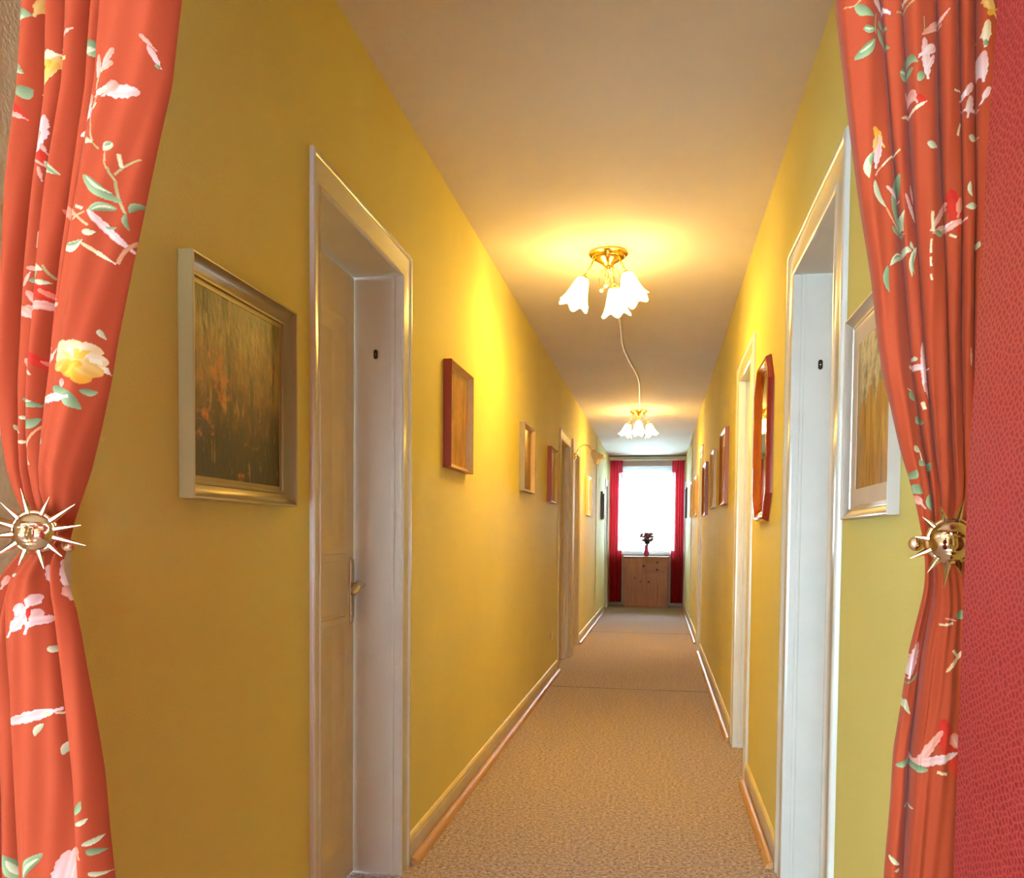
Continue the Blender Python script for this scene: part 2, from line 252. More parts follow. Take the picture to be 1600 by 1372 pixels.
LAMP = (1.0, .595, .07, 1)
M['litshade'] = shade_mat('lit_frosted_glass', (1.0, .65, .20, 1), 33.0)
M['unlit'] = cloth('frosted_amber_glass', (.93, .87, .70, 1), .5)
M['vase'] = plain('magenta_glazed_ceramic', (.42, .015, .12, 1), .2)
M['bloom1'] = plain('dusty_pink_petals', (.30, .14, .19, 1), .8)
M['bloom2'] = plain('mauve_petals', (.14, .07, .13, 1), .8)
M['leaf'] = plain('dark_green_leaves', (.035, .05, .04, 1), .7)
M['socketw'] = plain('brass_socket_plate', (.75, .52, .16, 1), .3, .6)

# ------------------------------------------------------------------ mesh helpers
class MB:
    def __init__(s): s.v = []; s.f = []
    def add(s, vs, fs):
        b = len(s.v); s.v += [tuple(p) for p in vs]; s.f += [tuple(i+b for i in q) for q in fs]; return s
    def box(s, x0, x1, y0, y1, z0, z1):
        v = [(x, y, z) for z in (z0, z1) for y in (y0, y1) for x in (x0, x1)]
        return s.add(v, [(0, 2, 3, 1), (4, 5, 7, 6), (0, 1, 5, 4), (2, 6, 7, 3), (0, 4, 6, 2), (1, 3, 7, 5)])
    def tube(s, pts, r, n=8, cap=True):
        pts = [Vector(p) for p in pts]; rs = r if isinstance(r, (list, tuple)) else [r]*len(pts)
        vs = []; up = None
        for i, p in enumerate(pts):
            d = (pts[min(i+1, len(pts)-1)] - pts[max(i-1, 0)]).normalized()
            if up is None: up = Vector((0, 0, 1)) if abs(d.z) < .9 else Vector((1, 0, 0))
            a = (up - d*up.dot(d)).normalized(); b = d.cross(a); up = a
            for k in range(n):
                t = 2*PI*k/n; vs.append(p + (a*math.cos(t)+b*math.sin(t))*rs[i])
        fs = []
        for i in range(len(pts)-1):
            for k in range(n): fs.append((i*n+k, i*n+(k+1) % n, (i+1)*n+(k+1) % n, (i+1)*n+k))
        if cap: fs += [tuple(range(n))[::-1], tuple(range((len(pts)-1)*n, len(pts)*n))]
        return s.add(vs, fs)
    def lathe(s, prof, n=24, M4=None, rmod=None, caps=(False, False)):
        vs = []; fs = []
        for j, (r, z) in enumerate(prof):
            for k in range(n):
                a = 2*PI*k/n; rr, zz = (r, z) if rmod is None else rmod(j/(len(prof)-1), a, r, z)
                vs.append(Vector((rr*math.cos(a), rr*math.sin(a), zz)))
        for j in range(len(prof)-1):
            for k in range(n): fs.append((j*n+k, j*n+(k+1) % n, (j+1)*n+(k+1) % n, (j+1)*n+k))
        if caps[0]: fs.append(tuple(range(n))[::-1])
        if caps[1]: fs.append(tuple(range((len(prof)-1)*n, len(prof)*n)))
        if M4 is not None: vs = [M4 @ p for p in vs]
        return s.add(vs, fs)
    def ball(s, c, r, n=10, sq=(1, 1, 1)):
        m = n//2+1
        prof = [(max(1e-4, r*math.sin(PI*i/m)), -r*math.cos(PI*i/m)) for i in range(m+1)]
        return s.lathe(prof, n, Matrix.Translation(c) @ Matrix.Diagonal((*sq, 1)))
    def sweep_poly(s, poly, prof, to3, closed=True):
        """sweep profile [(inset, height)] round a convex polygon in (y, z) given counter-clockwise, mitred corners"""
        n = len(poly); P = [Vector(p) for p in poly]
        nrm = []
        for i in range(n):
            d = (P[(i+1) % n]-P[i]).normalized(); nrm.append(Vector((-d.y, d.x)))
        vs = []
        for i in range(n):
            a, b = nrm[i-1], nrm[i]; m = (a+b); m = m/(m.dot(a))
            for (w, h) in prof: q = P[i]+m*w; vs.append(to3(q.x, q.y, h))
        k = len(prof); fs = []
        for i in range(n):
            j = (i+1) % n
            for q in range(k-1): fs.append((i*k+q, j*k+q, j*k+q+1, i*k+q+1))
        return s.add(vs, fs)

def link(o, parent=None):
    C.objects.link(o)
    if parent is not None:
        o.parent = parent
        if parent.type == 'EMPTY' or True: o.matrix_parent_inverse = parent.matrix_world.inverted()
    return o
def obj(name, mb, mat, parent=None, smooth=False, bevel=0, seg=2, fix=True):
    me = bpy.data.meshes.new(name); me.from_pydata(mb.v, [], mb.f)
    if fix:
        bm = bmesh.new(); bm.from_mesh(me); bmesh.ops.recalc_face_normals(bm, faces=bm.faces); bm.to_mesh(me); bm.free()
    me.materials.append(mat); me.update()
    if smooth is True:
        for p in me.polygons: p.use_smooth = True
    elif smooth:
        for p in me.polygons: p.use_smooth = True
        me.set_sharp_from_angle(angle=math.radians(smooth))
    o = bpy.data.objects.new(name, me); link(o, parent)
    if bevel:
        md = o.modifiers.new('edge', 'BEVEL'); md.width = bevel; md.segments = seg; md.limit_method = 'ANGLE'; md.angle_limit = math.radians(40)
    return o
def empty(name, loc):
    o = bpy.data.objects.new(name, None); o.location = loc; o.empty_display_size = .1; C.objects.link(o)
    o.matrix_world = Matrix.Translation(loc); return o
def tag(o, label, cat=None, group=None, kind=None):
    o['label'] = label
    if cat: o['category'] = cat
    if group: o['group'] = group
    if kind: o['kind'] = kind
    return o
def part_label(o, label): o['label'] = label; return o

# ------------------------------------------------------------------ room shell
XL, XR, ZC = -.965, .481, 2.884
YE = 16.4
WT = .29
TOP = 2.275
# door openings: (y0, y1, casing near w, far w, outer top)
DL = [(2.256, 3.026, .056, .105, 2.376), (8.16, 8.95, .12, .10, 2.376), (9.36, 10.03, .09, .11, 2.376), (15.12, 15.75, .10, .10, 2.376)]
DR = [(2.484, 3.228, .138, .138, 2.39), (4.665, 5.33, .14, .13, 2.385), (9.80, 10.40, .09, .10, 2.385), (15.80, 16.22, .10, .10, 2.385)]

def wall_with_doors(name, xin, xout, y0, y1, doors):
    mb = MB(); a, b = min(xin, xout), max(xin, xout); y = y0
    for d in doors:
        mb.box(a, b, y, d[0]-.02, 0, ZC); mb.box(a, b, d[0]-.02, d[1]+.02, TOP+.02, ZC); y = d[1]+.02
    mb.box(a, b, y, y1, 0, ZC)
    return obj(name, mb, M['yellow'])
w = wall_with_doors('wall_left', XL, XL-WT, 1.125, YE+.25, DL)
tag(w, 'long pale yellow corridor wall on the left, with four doors', 'wall', kind='structure')
w = wall_with_doors('wall_right', XR, XR+WT, .90, YE+.25, DR)
tag(w, 'long pale yellow corridor wall on the right, with the mirror', 'wall', kind='structure')

mb = MB().box(XL-WT, -.952, .93, 1.225, 0, ZC)
tag(obj('wall_entry', mb, M['beige'], bevel=.004), 'rough beige plaster jamb behind the left floral curtain', 'wall', kind='structure')
# red covered jamb on the right: its free edge is not quite plumb
mb = MB()
edge = [(0, .915), (.95, .896), (1.33, .888), (1.66, .862), (1.81, .846), (2.10, .826), (ZC, .80)]
xf, xb = .295, .78
vs = []
for z, ye in edge: vs += [(xf, ye-.01, z), (xf+.01, ye, z), (xb, ye, z), (xb, -3.8, z), (xf, -3.8, z)]
fs = []
for i in range(len(edge)-1):
    for k in range(5): fs.append((i*5+k, i*5+(k+1) % 5, (i+1)*5+(k+1) % 5, (i+1)*5+k))
fs += [(4, 3, 2, 1, 0), tuple(range((len(edge)-1)*5, len(edge)*5))]
mb.add(vs, fs)
tag(obj('wall_entry_right', mb, M['redwall']), 'near jamb covered in red scale-embossed wall covering at the right edge', 'wall', kind='structure')
mb = MB().box(XL-WT, xf, .93, 1.16, 2.37, ZC)
tag(obj('wall_front', mb, M['beige']), 'beige lintel over the curtained entry of the corridor', 'wall', kind='structure')

# added entry room, unseen behind the camera; its two openings daylight the near corridor
LY0, LY1 = -3.5, -1.9
mb = MB().box(-2.7, -2.5, -3.8, LY0, 0, ZC).box(-2.7, -2.5, LY1, 1.125, 0, ZC).box(-2.7, -2.5, LY0, LY1, 0, .45).box(-2.7, -2.5, LY0, LY1, 2.15, ZC).box(-2.5, XL-WT, .93, 1.125, 0, ZC)
tag(obj('wall_added_side', mb, M['beige']), 'unseen beige side wall added behind the camera, with an opening for daylight', 'wall', kind='structure')
BX0, BX1, BZ0, BZ1 = -1.50, .27, .05, 1.75  # added back opening, sized for the daylight it lets in
mb = MB().box(-2.5, BX0, -3.8, -3.6, 0, ZC).box(BX1, xf, -3.8, -3.6, 0, ZC).box(BX0, BX1, -3.8, -3.6, 0, BZ0).box(BX0, BX1, -3.8, -3.6, BZ1, ZC)
tag(obj('wall_added_back', mb, M['beige']), 'unseen beige back wall added behind the camera, with a wide opening for daylight', 'wall', kind='structure')

# end wall with window opening
WX0, WX1, WZ0, WZ1 = -.86, .36, 1.0, 2.66
mb = MB(); a, b = XL-WT, XR+WT
mb.box(a, WX0, YE, YE+.25, 0, ZC).box(WX1, b, YE, YE+.25, 0, ZC).box(WX0, WX1, YE, YE+.25, 0, WZ0).box(WX0, WX1, YE, YE+.25, WZ1, ZC)
tag(obj('wall_end', mb, M['ceiling']), 'cream end wall of the corridor around the bright window', 'wall', kind='structure')
mb = MB().box(-2.7, 1.0, -3.8, YE+.3, ZC, ZC+.12)
tag(obj('ceiling', mb, M['ceiling']), 'long flat off-white ceiling of the corridor', 'ceiling', kind='structure')
# carpet lengths
seams = [(-3.8, 7.224), (7.250, 11.618), (11.654, YE+.3)]
txt = ['beige speckled carpet length nearest the entry', 'middle beige carpet length between the two seams', 'far carpet length in front of the pine cabinet']
nm = ['floor', 'floor', 'floor']
for (y0, y1), tx, n_ in zip(seams, txt, nm):
    mb = MB().box(-2.7 if y0 < 0 else -1.4, .95, y0, y1, -.05, 0)
    tag(obj(n_, mb, M['carpet'], bevel=.004), tx, 'carpet', kind='structure')
mb = MB().box(-1.4, .95, 7.224, 7.250, -.05, -.001).box(-1.4, .95, 11.618, 11.654, -.05, -.001)
tag(obj('trim_1', mb, M['seam']), 'thin dark seam lines between the carpet lengths', 'trim', kind='structure')

# skirting with painted bead and loose quarter-round strip
def skirting(name, xw, side, y0, y1, label):
    def X(h): return xw+side*h
    mb = MB()
    pr = [(0, 0), (.014, 0), (.014, .084), (.010, .094), (0, .094)]
    vs = [(X(h), y, z) for y in (y0, y1) for h, z in pr]; n = len(pr)
    fs = [(k, (k+1) % n, n+(k+1) % n, n+k) for k in range(n)]+[tuple(range(n)), tuple(range(n, 2*n))]
    mb.add(vs, fs); o = obj(name, mb, M['skirt'])
    tag(o, label, 'baseboard', kind='structure')
    pr = [(0, .094), (.011, .094), (.012, .104), (.006, .114), (0, .118)]; n = len(pr)
    mb = MB().add([(X(h), y, z) for y in (y0, y1) for h, z in pr], [(k, (k+1) % n, n+(k+1) % n, n+k) for k in range(n)]+[tuple(range(n)), tuple(range(n, 2*n))])
    part_label(obj('bead_moulding', mb, M['bead'], o), 'yellow painted bead along the top')
    q = [(.018, .001)]+[(.018+.03*math.cos(a), .001+.03*math.sin(a)) for a in [i*PI/2/6 for i in range(7)]]; n = len(q)
    mb = MB().add([(X(h), y, z) for y in (y0, y1) for h, z in q], [(k, (k+1) % n, n+(k+1) % n, n+k) for k in range(n)]+[tuple(range(n)), tuple(range(n, 2*n))])
    part_label(obj('quarter_round_strip', mb, M['strip'], o, smooth=30), 'golden oak quarter-round strip on the carpet')
for i, (y0, y1, tx) in enumerate([(1.13, 2.195, 'skirting left of the first white door, under the large painting'), (3.135, 8.03, 'long white skirting with oak strip along the left wall'),
                                  (10.15, 12.84, 'short white skirting beyond the wall lamp on the left'), (12.86, 15.01, 'far left skirting piece before the window')]):
    skirting('baseboard_left', XL, 1, y0, y1, tx)
for i, (y0, y1, tx) in enumerate([(.95, 2.34, 'skirting below the framed woodland print on the right'), (3.37, 4.52, 'skirting under the octagonal mirror on the right wall'), (5.465, 9.70, 'long white skirting below the row of pictures on the right'),
                                  (10.51, 12.84, 'short bright skirting beyond the last right-hand pictures'), (12.86, 15.69, 'far right skirting piece before the window')]):
    skirting('baseboard_right', XR, -1, y0, y1, tx)

# ------------------------------------------------------------------ doors
def casing(xw, side, y0, y1, wn, wf, zt, ztop_in):
    W = .105
    prof = [(0, 0), (0, .010), (.004, .0145), (.012, .016), (.018, .0145), (.022, .009), (W-.016, .008), (W-.012, .0115), (W-.006, .0125), (W-.001, .009), (W, 0)]
    kn, kf, kt = wn/W, wf/W, (zt-ztop_in)/W
    vs = []
    for i in range(4):
        for w_, h in prof:
            yy = (y0-wn+w_*kn) if i < 2 else (y1+wf-w_*kf)
            zz = 0 if i in (0, 3) else zt-w_*kt
            vs.append((xw+side*h, yy, zz))
    k = len(prof); fs = []
    for i in range(3):
        for q in range(k-1): fs.append((i*k+q, (i+1)*k+q, (i+1)*k+q+1, i*k+q+1))
    return MB().add(vs, fs)

def door(name, xw, side, d, label, depth=.182, handle_far=True, panels=True):
    y0, y1, wn, wf, zt = d
    root = empty(name, (xw, (y0+y1)/2, 0)); tag(root, label, 'door', kind='structure')
    pm = M['satin'] if 8 < y0 < 10 and side > 0 else M['white']
    obj('casing', casing(xw, side, y0, y1, wn, wf, zt, TOP), pm, root, smooth=50)
    xd = xw-side*depth
    lo, hi = min(xd-side*.03, xw+side*.004), max(xd-side*.03, xw+side*.004)
    mb = MB().box(lo, hi, y0-.02, y0, 0, TOP+.02).box(lo, hi, y1, y1+.02, 0, TOP+.02).box(lo, hi, y0, y1, TOP, TOP+.02)
    # planted stop and a small bead on the jamb boards
    for e0, e1 in ((y0, y0+.006), (y1-.006, y1)):
        mb.box(min(xw-side*.035, xw-side*.020), max(xw-side*.035, xw-side*.020), e0, e1, 0, TOP)
    obj('jamb_lining', mb, pm, root, bevel=.003)
    # leaf
    xf = xd; xbk = xd-side*.04
    def bx(mb, a, b, c0, c1, z0, z1): mb.box(min(a, b), max(a, b), c0, c1, z0, z1)
    ya, yb = y0+.004, y1-.006
    mb = MB(); bx(mb, xf-side*.022, xbk, ya, yb, .008, TOP-.004)
    py0, py1 = ya+.115, yb-.115
    rails = [(.008, .168), (.99, 1.0), (1.215, 1.256), (2.083, TOP-.004)]
    bx(mb, xf, xbk, ya, py0, .008, TOP-.004); bx(mb, xf, xbk, py1, yb, .008, TOP-.004)
    bx(mb, xf, xbk, py0, py1, .008, .168); bx(mb, xf, xbk, py0, py1, .985, 1.256); bx(mb, xf, xbk, py0, py1, 2.083, TOP-.004)
    leaf = obj('door_leaf', mb, M['leafpaint'], root)
    def to3(y, z, h): return (xf+side*h, y, z)
    pr = [(-.020, 0), (-.018, .009), (-.008, .012), (.004, .008), (.010, -.004), (.026, -.012), (.040, -.020), (.044, -.022)]
    for z0, z1 in ((.168, .985), (1.256, 2.083)):
        mb = MB().sweep_poly([(py0, z0), (py1, z0), (py1, z1), (py0, z1)], pr, to3)
        obj('panel_moulding', mb, M['leafpaint'], leaf, smooth=50)
    mb = MB().sweep_poly([(py0-.01, 1.012), (py1+.06, 1.012), (py1+.06, 1.212), (py0-.01, 1.212)], [(0, 0), (0, .003), (.004, .003), (.006, 0)], to3)
    obj('lock_rail_bead', mb, M['leafpaint'], leaf)
    # handle
    yh = yb-.026 if handle_far else ya+.026; dr = -1 if handle_far else 1; zh = 1.115
    mb = MB()
    n = 12; ring = [(.015*math.cos(PI*i/n), .115+.013*math.sin(PI*i/n)) for i in range(n+1)]+[(-.015*math.cos(PI*i/n), -.115-.013*math.sin(PI*i/n)) for i in range(n+1)]
    zc = zh-.02; k = len(ring)
    vs = [(xf+side*h, yh+a*s_, zc+b*s_) for h, s_ in ((0, 1), (.005, 1), (.008, .85)) for a, b in ring]
    fs = [(j*k+i, j*k+(i+1) % k, (j+1)*k+(i+1) % k, (j+1)*k+i) for j in range(2) for i in range(k)]+[tuple(range(2*k, 3*k))]
    hd = obj('door_handle', mb.add(vs, fs), M['steel'], root, smooth=40)
    part_label(hd, 'long nickel lock plate')
    lv = [(xf+side*.003, yh, zh), (xf+side*.026, yh, zh), (xf+side*.043, yh+dr*.006, zh), (xf+side*.052, yh+dr*.024, zh+.003), (xf+side*.053, yh+dr*.055, zh+.006), (xf+side*.052, yh+dr*.085, zh-.008), (xf+side*.051, yh+dr*.108, zh-.022)]
    mb = MB().tube(lv, [.011, .009, .010, .013, .0165, .016, .012], 12)
    obj('lever', mb, M['steel'], hd, smooth=True)
    mb = MB().box(min(xf+side*.005, xf+side*.006), max(xf+side*.005, xf+side*.006), yh-.002, yh+.002, zc-.085, zc-.066)
    obj('keyhole', mb, M['dark'], hd)
    return root
LBL = ['nearest white panelled door on the left, beside the large painting', 'second door recess on the left, before the wall lamp', 'third door on the left, just beyond the wall lamp', 'last narrow door frame on the left by the window']
RBL = ['nearest white door frame on the right, between mirror and woodland print', 'second door frame on the right, beyond the octagonal mirror', 'third door frame on the right, behind the row of pictures', 'last narrow door frame on the right by the window']
for i, d in enumerate(DL): door('door_%d' % (i+1), XL, 1, d, LBL[i])
for i, d in enumerate(DR): door('door_%d' % (i+5), XR, -1, d, RBL[i], depth=.20)
mb = MB().box(XL, XL+.034, 9.07, 9.255, 0, 2.385)
tag(obj('trim_2', mb, M['satin'], bevel=.005), 'projecting painted post between the second and third left doors', 'trim', kind='structure')
mb = MB().box(XL, XL+.010, 12.845, 12.858, 0, ZC)
tag(obj('trim_3', mb, M['yellow']), 'thin vertical joint on the far left wall', 'trim', kind='structure')
mb = MB().box(XR-.010, XR, 12.845, 12.858, 0, ZC)
tag(obj('trim_4', mb, M['yellow']), 'thin vertical joint on the far right wall', 'trim', kind='structure')

def tagplate(x, y, z, label):
    mb = MB(); n = 8
    ring = [(.008*math.cos(PI*i/n), .010+.008*math.sin(PI*i/n)) for i in range(n+1)]+[(-.008*math.cos(PI*i/n), -.010-.008*math.sin(PI*i/n)) for i in range(n+1)]; k = len(ring)
    vs = [(x+a, y-h, z+b) for h in (0, .004) for a, b in ring]
    o = obj('jamb_plate', mb.add(vs, [(i, (i+1) % k, k+(i+1) % k, k+i) for i in range(k)]+[tuple(range(k, 2*k))]), M['dark'])
    tag(o, label, 'plate', group='small black plates on the door jambs')
    obj('screw_head', MB().lathe([(.0025, 0), (.002, .0015), (.0004, .002)], 10, Matrix.Translation((x, y-.004, z)) @ Matrix.Rotation(PI/2, 4, 'X'), caps=(False, True)), M['steel'], o)
tagplate(-1.062, 3.026, 1.986, 'small black plate on the jamb of the left white door')
tagplate(.573, 3.228, 1.945, 'small black plate on the white jamb of the right door frame')

# ------------------------------------------------------------------ end window
root = empty('window_1', ((WX0+WX1)/2, YE, WZ0)); tag(root, 'overexposed window at the far end of the corridor', 'window', kind='structure')
mb = MB(); yf0, yf1 = YE+.12, YE+.18
for a, b in ((WX0, WX0+.06), (WX1-.06, WX1)): mb.box(a, b, yf0, yf1, WZ0, WZ1)
mb.box(WX0, WX1, yf0, yf1, WZ0, WZ0+.07).box(WX0, WX1, yf0, yf1, WZ1-.06, WZ1)
obj('window_frame', mb, M['white'], root, bevel=.006)
obj('pane', MB().box(WX0+.05, WX1-.05, YE+.145, YE+.150, WZ0+.06, WZ1-.05), M['glass'], root)
obj('window_sill', MB().box(WX0-.03, WX1+.03, YE-.09, YE+.12, WZ0-.012, WZ0+.028), M['white'], root, bevel=.006)

def drape(name, x0, x1, z0, z1, yc, waves, amp, mat, label, cat, group=None, tz=None, nx=150, nz=60, flare=0, header=0):
    vs = []; fs = []
    ph = random.uniform(0, 6)
    for j in range(nz+1):
        v = j/nz; z = z0+(z1-z0)*v
        for i in range(nx+1):
            u = i/nx
            a = amp*(1+.25*math.sin(3*v+ph))*(1-.45*v)
            y = yc+a*math.sin(2*PI*waves*u+ph+.5*math.sin(2.2*v*PI+u*5))+.35*a*math.sin(2*PI*waves*2.3*u+ph*2)
            x = x0+(x1-x0)*u + flare*(1-v)*(u-.5)
            vs.append((x, y, z))
    for j in range(nz):
        for i in range(nx): fs.append((j*(nx+1)+i, j*(nx+1)+i+1, (j+1)*(nx+1)+i+1, (j+1)*(nx+1)+i))
    o = obj(name, MB().add(vs, fs), mat, smooth=True, fix=False); tag(o, label, cat, group); return o
o = drape('window_curtain', -.940, -.703, .085, 2.80, 16.11, 5, .022, M['redcloth'], 'left red curtain hanging beside the far window', 'curtain', 'red curtains at the far window')
o = drape('window_curtain', .226, .452, .085, 2.79, 16.11, 5, .022, M['redcloth'], 'right red curtain hanging beside the far window', 'curtain', 'red curtains at the far window')
o = drape('net_curtain', -.80, .31, 1.04, 2.70, 16.24, 22, .012, M['sheer'], 'white sheer net curtain across the bright far window', 'curtain', nx=320, nz=30)
mb = MB().box(XL+.003, XR-.003, 16.06, 16.28, 2.805, 2.868)
o = obj('curtain_rail', mb, M['white'], bevel=.004); tag(o, 'white boxed curtain rail under the ceiling above the window', 'rail')
# gathered heading of the net
vs = []; fs = []; nx = 260
for j, (z, k) in enumerate(((2.70, .3), (2.67, 1), (2.60, 1.1), (2.53, 1.0), (2.47, .5))):
    for i in range(nx+1):
        u = i/nx; vs.append((-.80+1.11*u, 16.222-.010*k*abs(math.sin(PI*30*u)), z))
for j in range(4):
    for i in range(nx): fs.append((j*(nx+1)+i, j*(nx+1)+i+1, (j+1)*(nx+1)+i+1, (j+1)*(nx+1)+i))
net = bpy.data.objects['net_curtain']
part_label(obj('pleated_heading', MB().add(vs, fs), M['sheer'], net, smooth=True, fix=False), 'pleated band along the top of the net')

# ------------------------------------------------------------------ pine cabinet and vase
CX0, CX1, CY0, CY1, CZ = -.648, .180, 15.93, 16.27, .972
root = empty('cabinet', ((CX0+CX1)/2, (CY0+CY1)/2, 0)); tag(root, 'knotty pine cabinet with two doors and two drawers under the window', 'cabinet')
mb = MB().box(CX0, CX0+.02, CY0+.02, CY1, 0, CZ-.03).box(CX1-.02, CX1, CY0+.02, CY1, 0, CZ-.03).box(CX0+.02, CX1-.02, CY0+.03, CY1, 0, CZ-.03)
obj('carcass', mb, M['pine'], root, bevel=.002)
obj('top', MB().box(CX0-.015, CX1+.015, CY0-.012, CY1+.002, CZ-.03, CZ), M['pineh'], root, bevel=.004)
xs = -.232
def knob(p, par):
    obj('knob', MB().lathe([(.008, 0), (.008, .012), (.020, .018), (.023, .028), (.015, .036), (.001, .038)], 14, Matrix.Translation(p) @ Matrix.Rotation(PI/2, 4, 'X')), M['knob'], par, smooth=True)
dl = obj('door', MB().box(CX0+.004, xs-.003, CY0, CY0+.02, .045, CZ-.036), M['pine'], root, bevel=.003); knob((-.280, CY0, .79), dl)
d2 = obj('door', MB().box(xs+.003, CX1-.004, CY0, CY0+.02, .045, .657), M['pine'], root, bevel=.003); knob((-.184, CY0, .49), d2)
for z0, z1 in ((.663, .787), (.793, CZ-.036)):
    dw = obj('drawer', MB().box(xs+.003, CX1-.004, CY0, CY0+.02, z0, z1), M['pineh'], root, bevel=.003); knob((-.028, CY0, (z0+z1)/2), dw)
obj('plinth', MB().box(CX0+.004, CX1-.004, CY0+.004, CY0+.02, 0, .041), M['pineh'], root)

vx, vy = -.232, 16.06
root = empty('flower_vase', (vx, vy, CZ)); tag(root, 'slim magenta vase of dusky flowers on the pine cabinet', 'vase')
mb = MB().lathe([(.001, .001), (.032, .001), (.046, .02), (.050, .05), (.044, .10), (.036, .15), (.034, .185), (.042, .215), (.038, .215), (.028, .18)], 24, Matrix.Translation((vx, vy, CZ)))
obj('vessel', mb, M['vase'], root, smooth=True)
rg = random.Random(3)
st = MB(); heads = []
for i in range(30):
    a = rg.uniform(0, 2*PI); rr = rg.uniform(.02, .125); h = .235+rg.uniform(.08, .22)-rr*.25
    tip = Vector((vx+rr*math.cos(a), vy+rr*.7*math.sin(a), CZ+h))
    st.tube([(vx, vy, CZ+.17), (vx+.3*rr*math.cos(a), vy+.2*rr*math.sin(a), CZ+.25), tip], .0022, 5); heads.append(tip)
for dx, h in ((.115, .44), (.118, .40), (.13, .36), (-.145, .34), (-.15, .27)):
    st.tube([(vx, vy, CZ+.17), (vx+dx*.5, vy, CZ+.28), (vx+dx, vy, CZ+h)], .002, 5); heads.append(Vector((vx+dx, vy, CZ+h)))
obj('stems', st, M['leaf'], root)
for i, p in enumerate(heads):
    small = i >= 30; r = .013 if small else rg.uniform(.030, .044)
    mb = MB()
    for q in range(1 if small else 6):
        o3 = Vector((rg.uniform(-1, 1), rg.uniform(-1, 1), rg.uniform(-.6, .6)))*r*.6*(0 if q == 0 else 1)
        mb.ball(p+o3, r*(.75 if q == 0 else .5), 8, (1, 1, .8))
    obj('flower_head', mb, M['bloom1'] if i % 3 else M['bloom2'], root, smooth=True)
mb = MB()
for i in range(60):
    a = rg.uniform(0, 2*PI); rr = rg.uniform(.02, .10); z = CZ+.22+rg.uniform(0, .10)
    p = Vector((vx+rr*math.cos(a), vy+rr*.7*math.sin(a), z)); d = Vector((math.cos(a), math.sin(a)*.7, rg.uniform(-.3, .6))).normalized()*.06
    s_ = d.cross(Vector((0, 0, 1))).normalized()*.020
    mb.add([p, p+d*.5+s_, p+d, p+d*.5-s_], [(0, 1, 2, 3)])
for i in range(14):
    a = rg.uniform(0, 2*PI); rr = rg.uniform(0, .055); mb.ball(Vector((vx+rr*math.cos(a), vy+rr*.7*math.sin(a), CZ+.235+rg.uniform(0, .10)+(.055-rr)*.3)), .028, 8)
lf = obj('leaves', mb, M['leaf'], root); lf['kind'] = 'stuff'

# ------------------------------------------------------------------ pictures
def picture(name, xw, side, y0, y1, z0, z1, depth, fw, fm, am, label, group=None, mat=None, fillet=None, artd=None, pm='whiteboard', cat='picture'):
    root = empty(name, (xw, (y0+y1)/2, z0)); tag(root, label, cat, group)
    def to3(y, z, h): return (xw+side*h, y, z)
    poly = [(y0, z0), (y1, z0), (y1, z1), (y0, z1)]
    ad = artd if artd is not None else depth*.55
    D = depth-ad
    pr = [(0, .001), (0, depth-.002), (.002, depth), (.005, depth-.001)]
    p2 = [(.005, depth-.001), (.008, depth-.006), (fw*.45, ad+D*.36), (fw*.62, ad+D*.20), (fw*.66, ad+D*.26), (fw*.76, ad+D*.23), (fw*.80, ad+D*.08), (fw, ad+.001), (fw, .001)]
    if fillet:
        obj('frame', MB().sweep_poly(poly, pr, to3), fm, root, smooth=40)
        obj('sloped_slip', MB().sweep_poly(poly, p2, to3), fillet, root, smooth=40)
    else:
        obj('frame', MB().sweep_poly(poly, pr+p2[1:], to3), fm, root, smooth=40)
    def sheet(nm, inset, h, mt):
        a, b, c, d = y0+inset, y1-inset, z0+inset, z1-inset
        mb = MB().box(min(to3(0, 0, h)[0], to3(0, 0, h-.003)[0]), max(to3(0, 0, h)[0], to3(0, 0, h-.003)[0]), a, b, c, d)
        return obj(nm, mb, mt, root)
    if mat:
        p3 = [(y0+fw-.002, z0+fw-.002), (y1-fw+.002, z0+fw-.002), (y1-fw+.002, z1-fw+.002), (y0+fw-.002, z1-fw+.002)]
        obj('mat_board', MB().sweep_poly(p3, [(0, ad-.004), (0, ad+.001), (mat, ad+.001), (mat+.002, ad-.001)], to3), M[pm], root)
    sheet('artwork', fw-.002, ad, am)
    obj('backing', MB().box(min(xw+side*.001, xw+side*(ad-.006)), max(xw+side*.001, xw+side*(ad-.006)), y0+.004, y1-.004, z0+.004, z1-.004), M['oak'], root)
    return root
picture('painting', XL, 1, 1.555, 2.046, 1.375, 1.876, .035, .050, M['silver'], A_FOREST, 'large dark forest painting in champagne frame by the left door', cat='painting', artd=.007, fillet=M['silverslip'])
picture('painting', XL, 1, 3.65, 4.10, 1.617, 2.10, .040, .026, M['redframe'], A_GOLD, 'golden-brown painting in red-stained frame, first beyond the left door', cat='painting', fillet=M['goldedge'], artd=.008)
picture('painting', XL, 1, 5.72, 6.22, 1.63, 2.107, .040, .026, M['greyframe'], A_BROWN, 'amber painting in grey-gold frame between two red-framed pictures', cat='painting', fillet=M['goldedge'], artd=.008)
picture('painting', XL, 1, 7.19, 7.67, 1.617, 2.10, .039, .026, M['redframe'], A_GREY, 'beige picture in red frame just before the second left door', cat='painting', fillet=M['goldedge'], artd=.008)
picture('wall_picture', XL, 1, 11.08, 11.62, 1.61, 2.13, .035, .03, M['cream'], A_PALE, 'cream-framed pale print on the left wall beyond the wall lamp', cat='picture', mat=.05, artd=.010)
picture('wall_picture', XL, 1, 13.90, 14.32, 1.625, 2.085, .035, .03, M['blackframe'], A_PALE, 'black-framed white print, farthest picture on the left wall', cat='picture', mat=.05, artd=.010)
GR = None
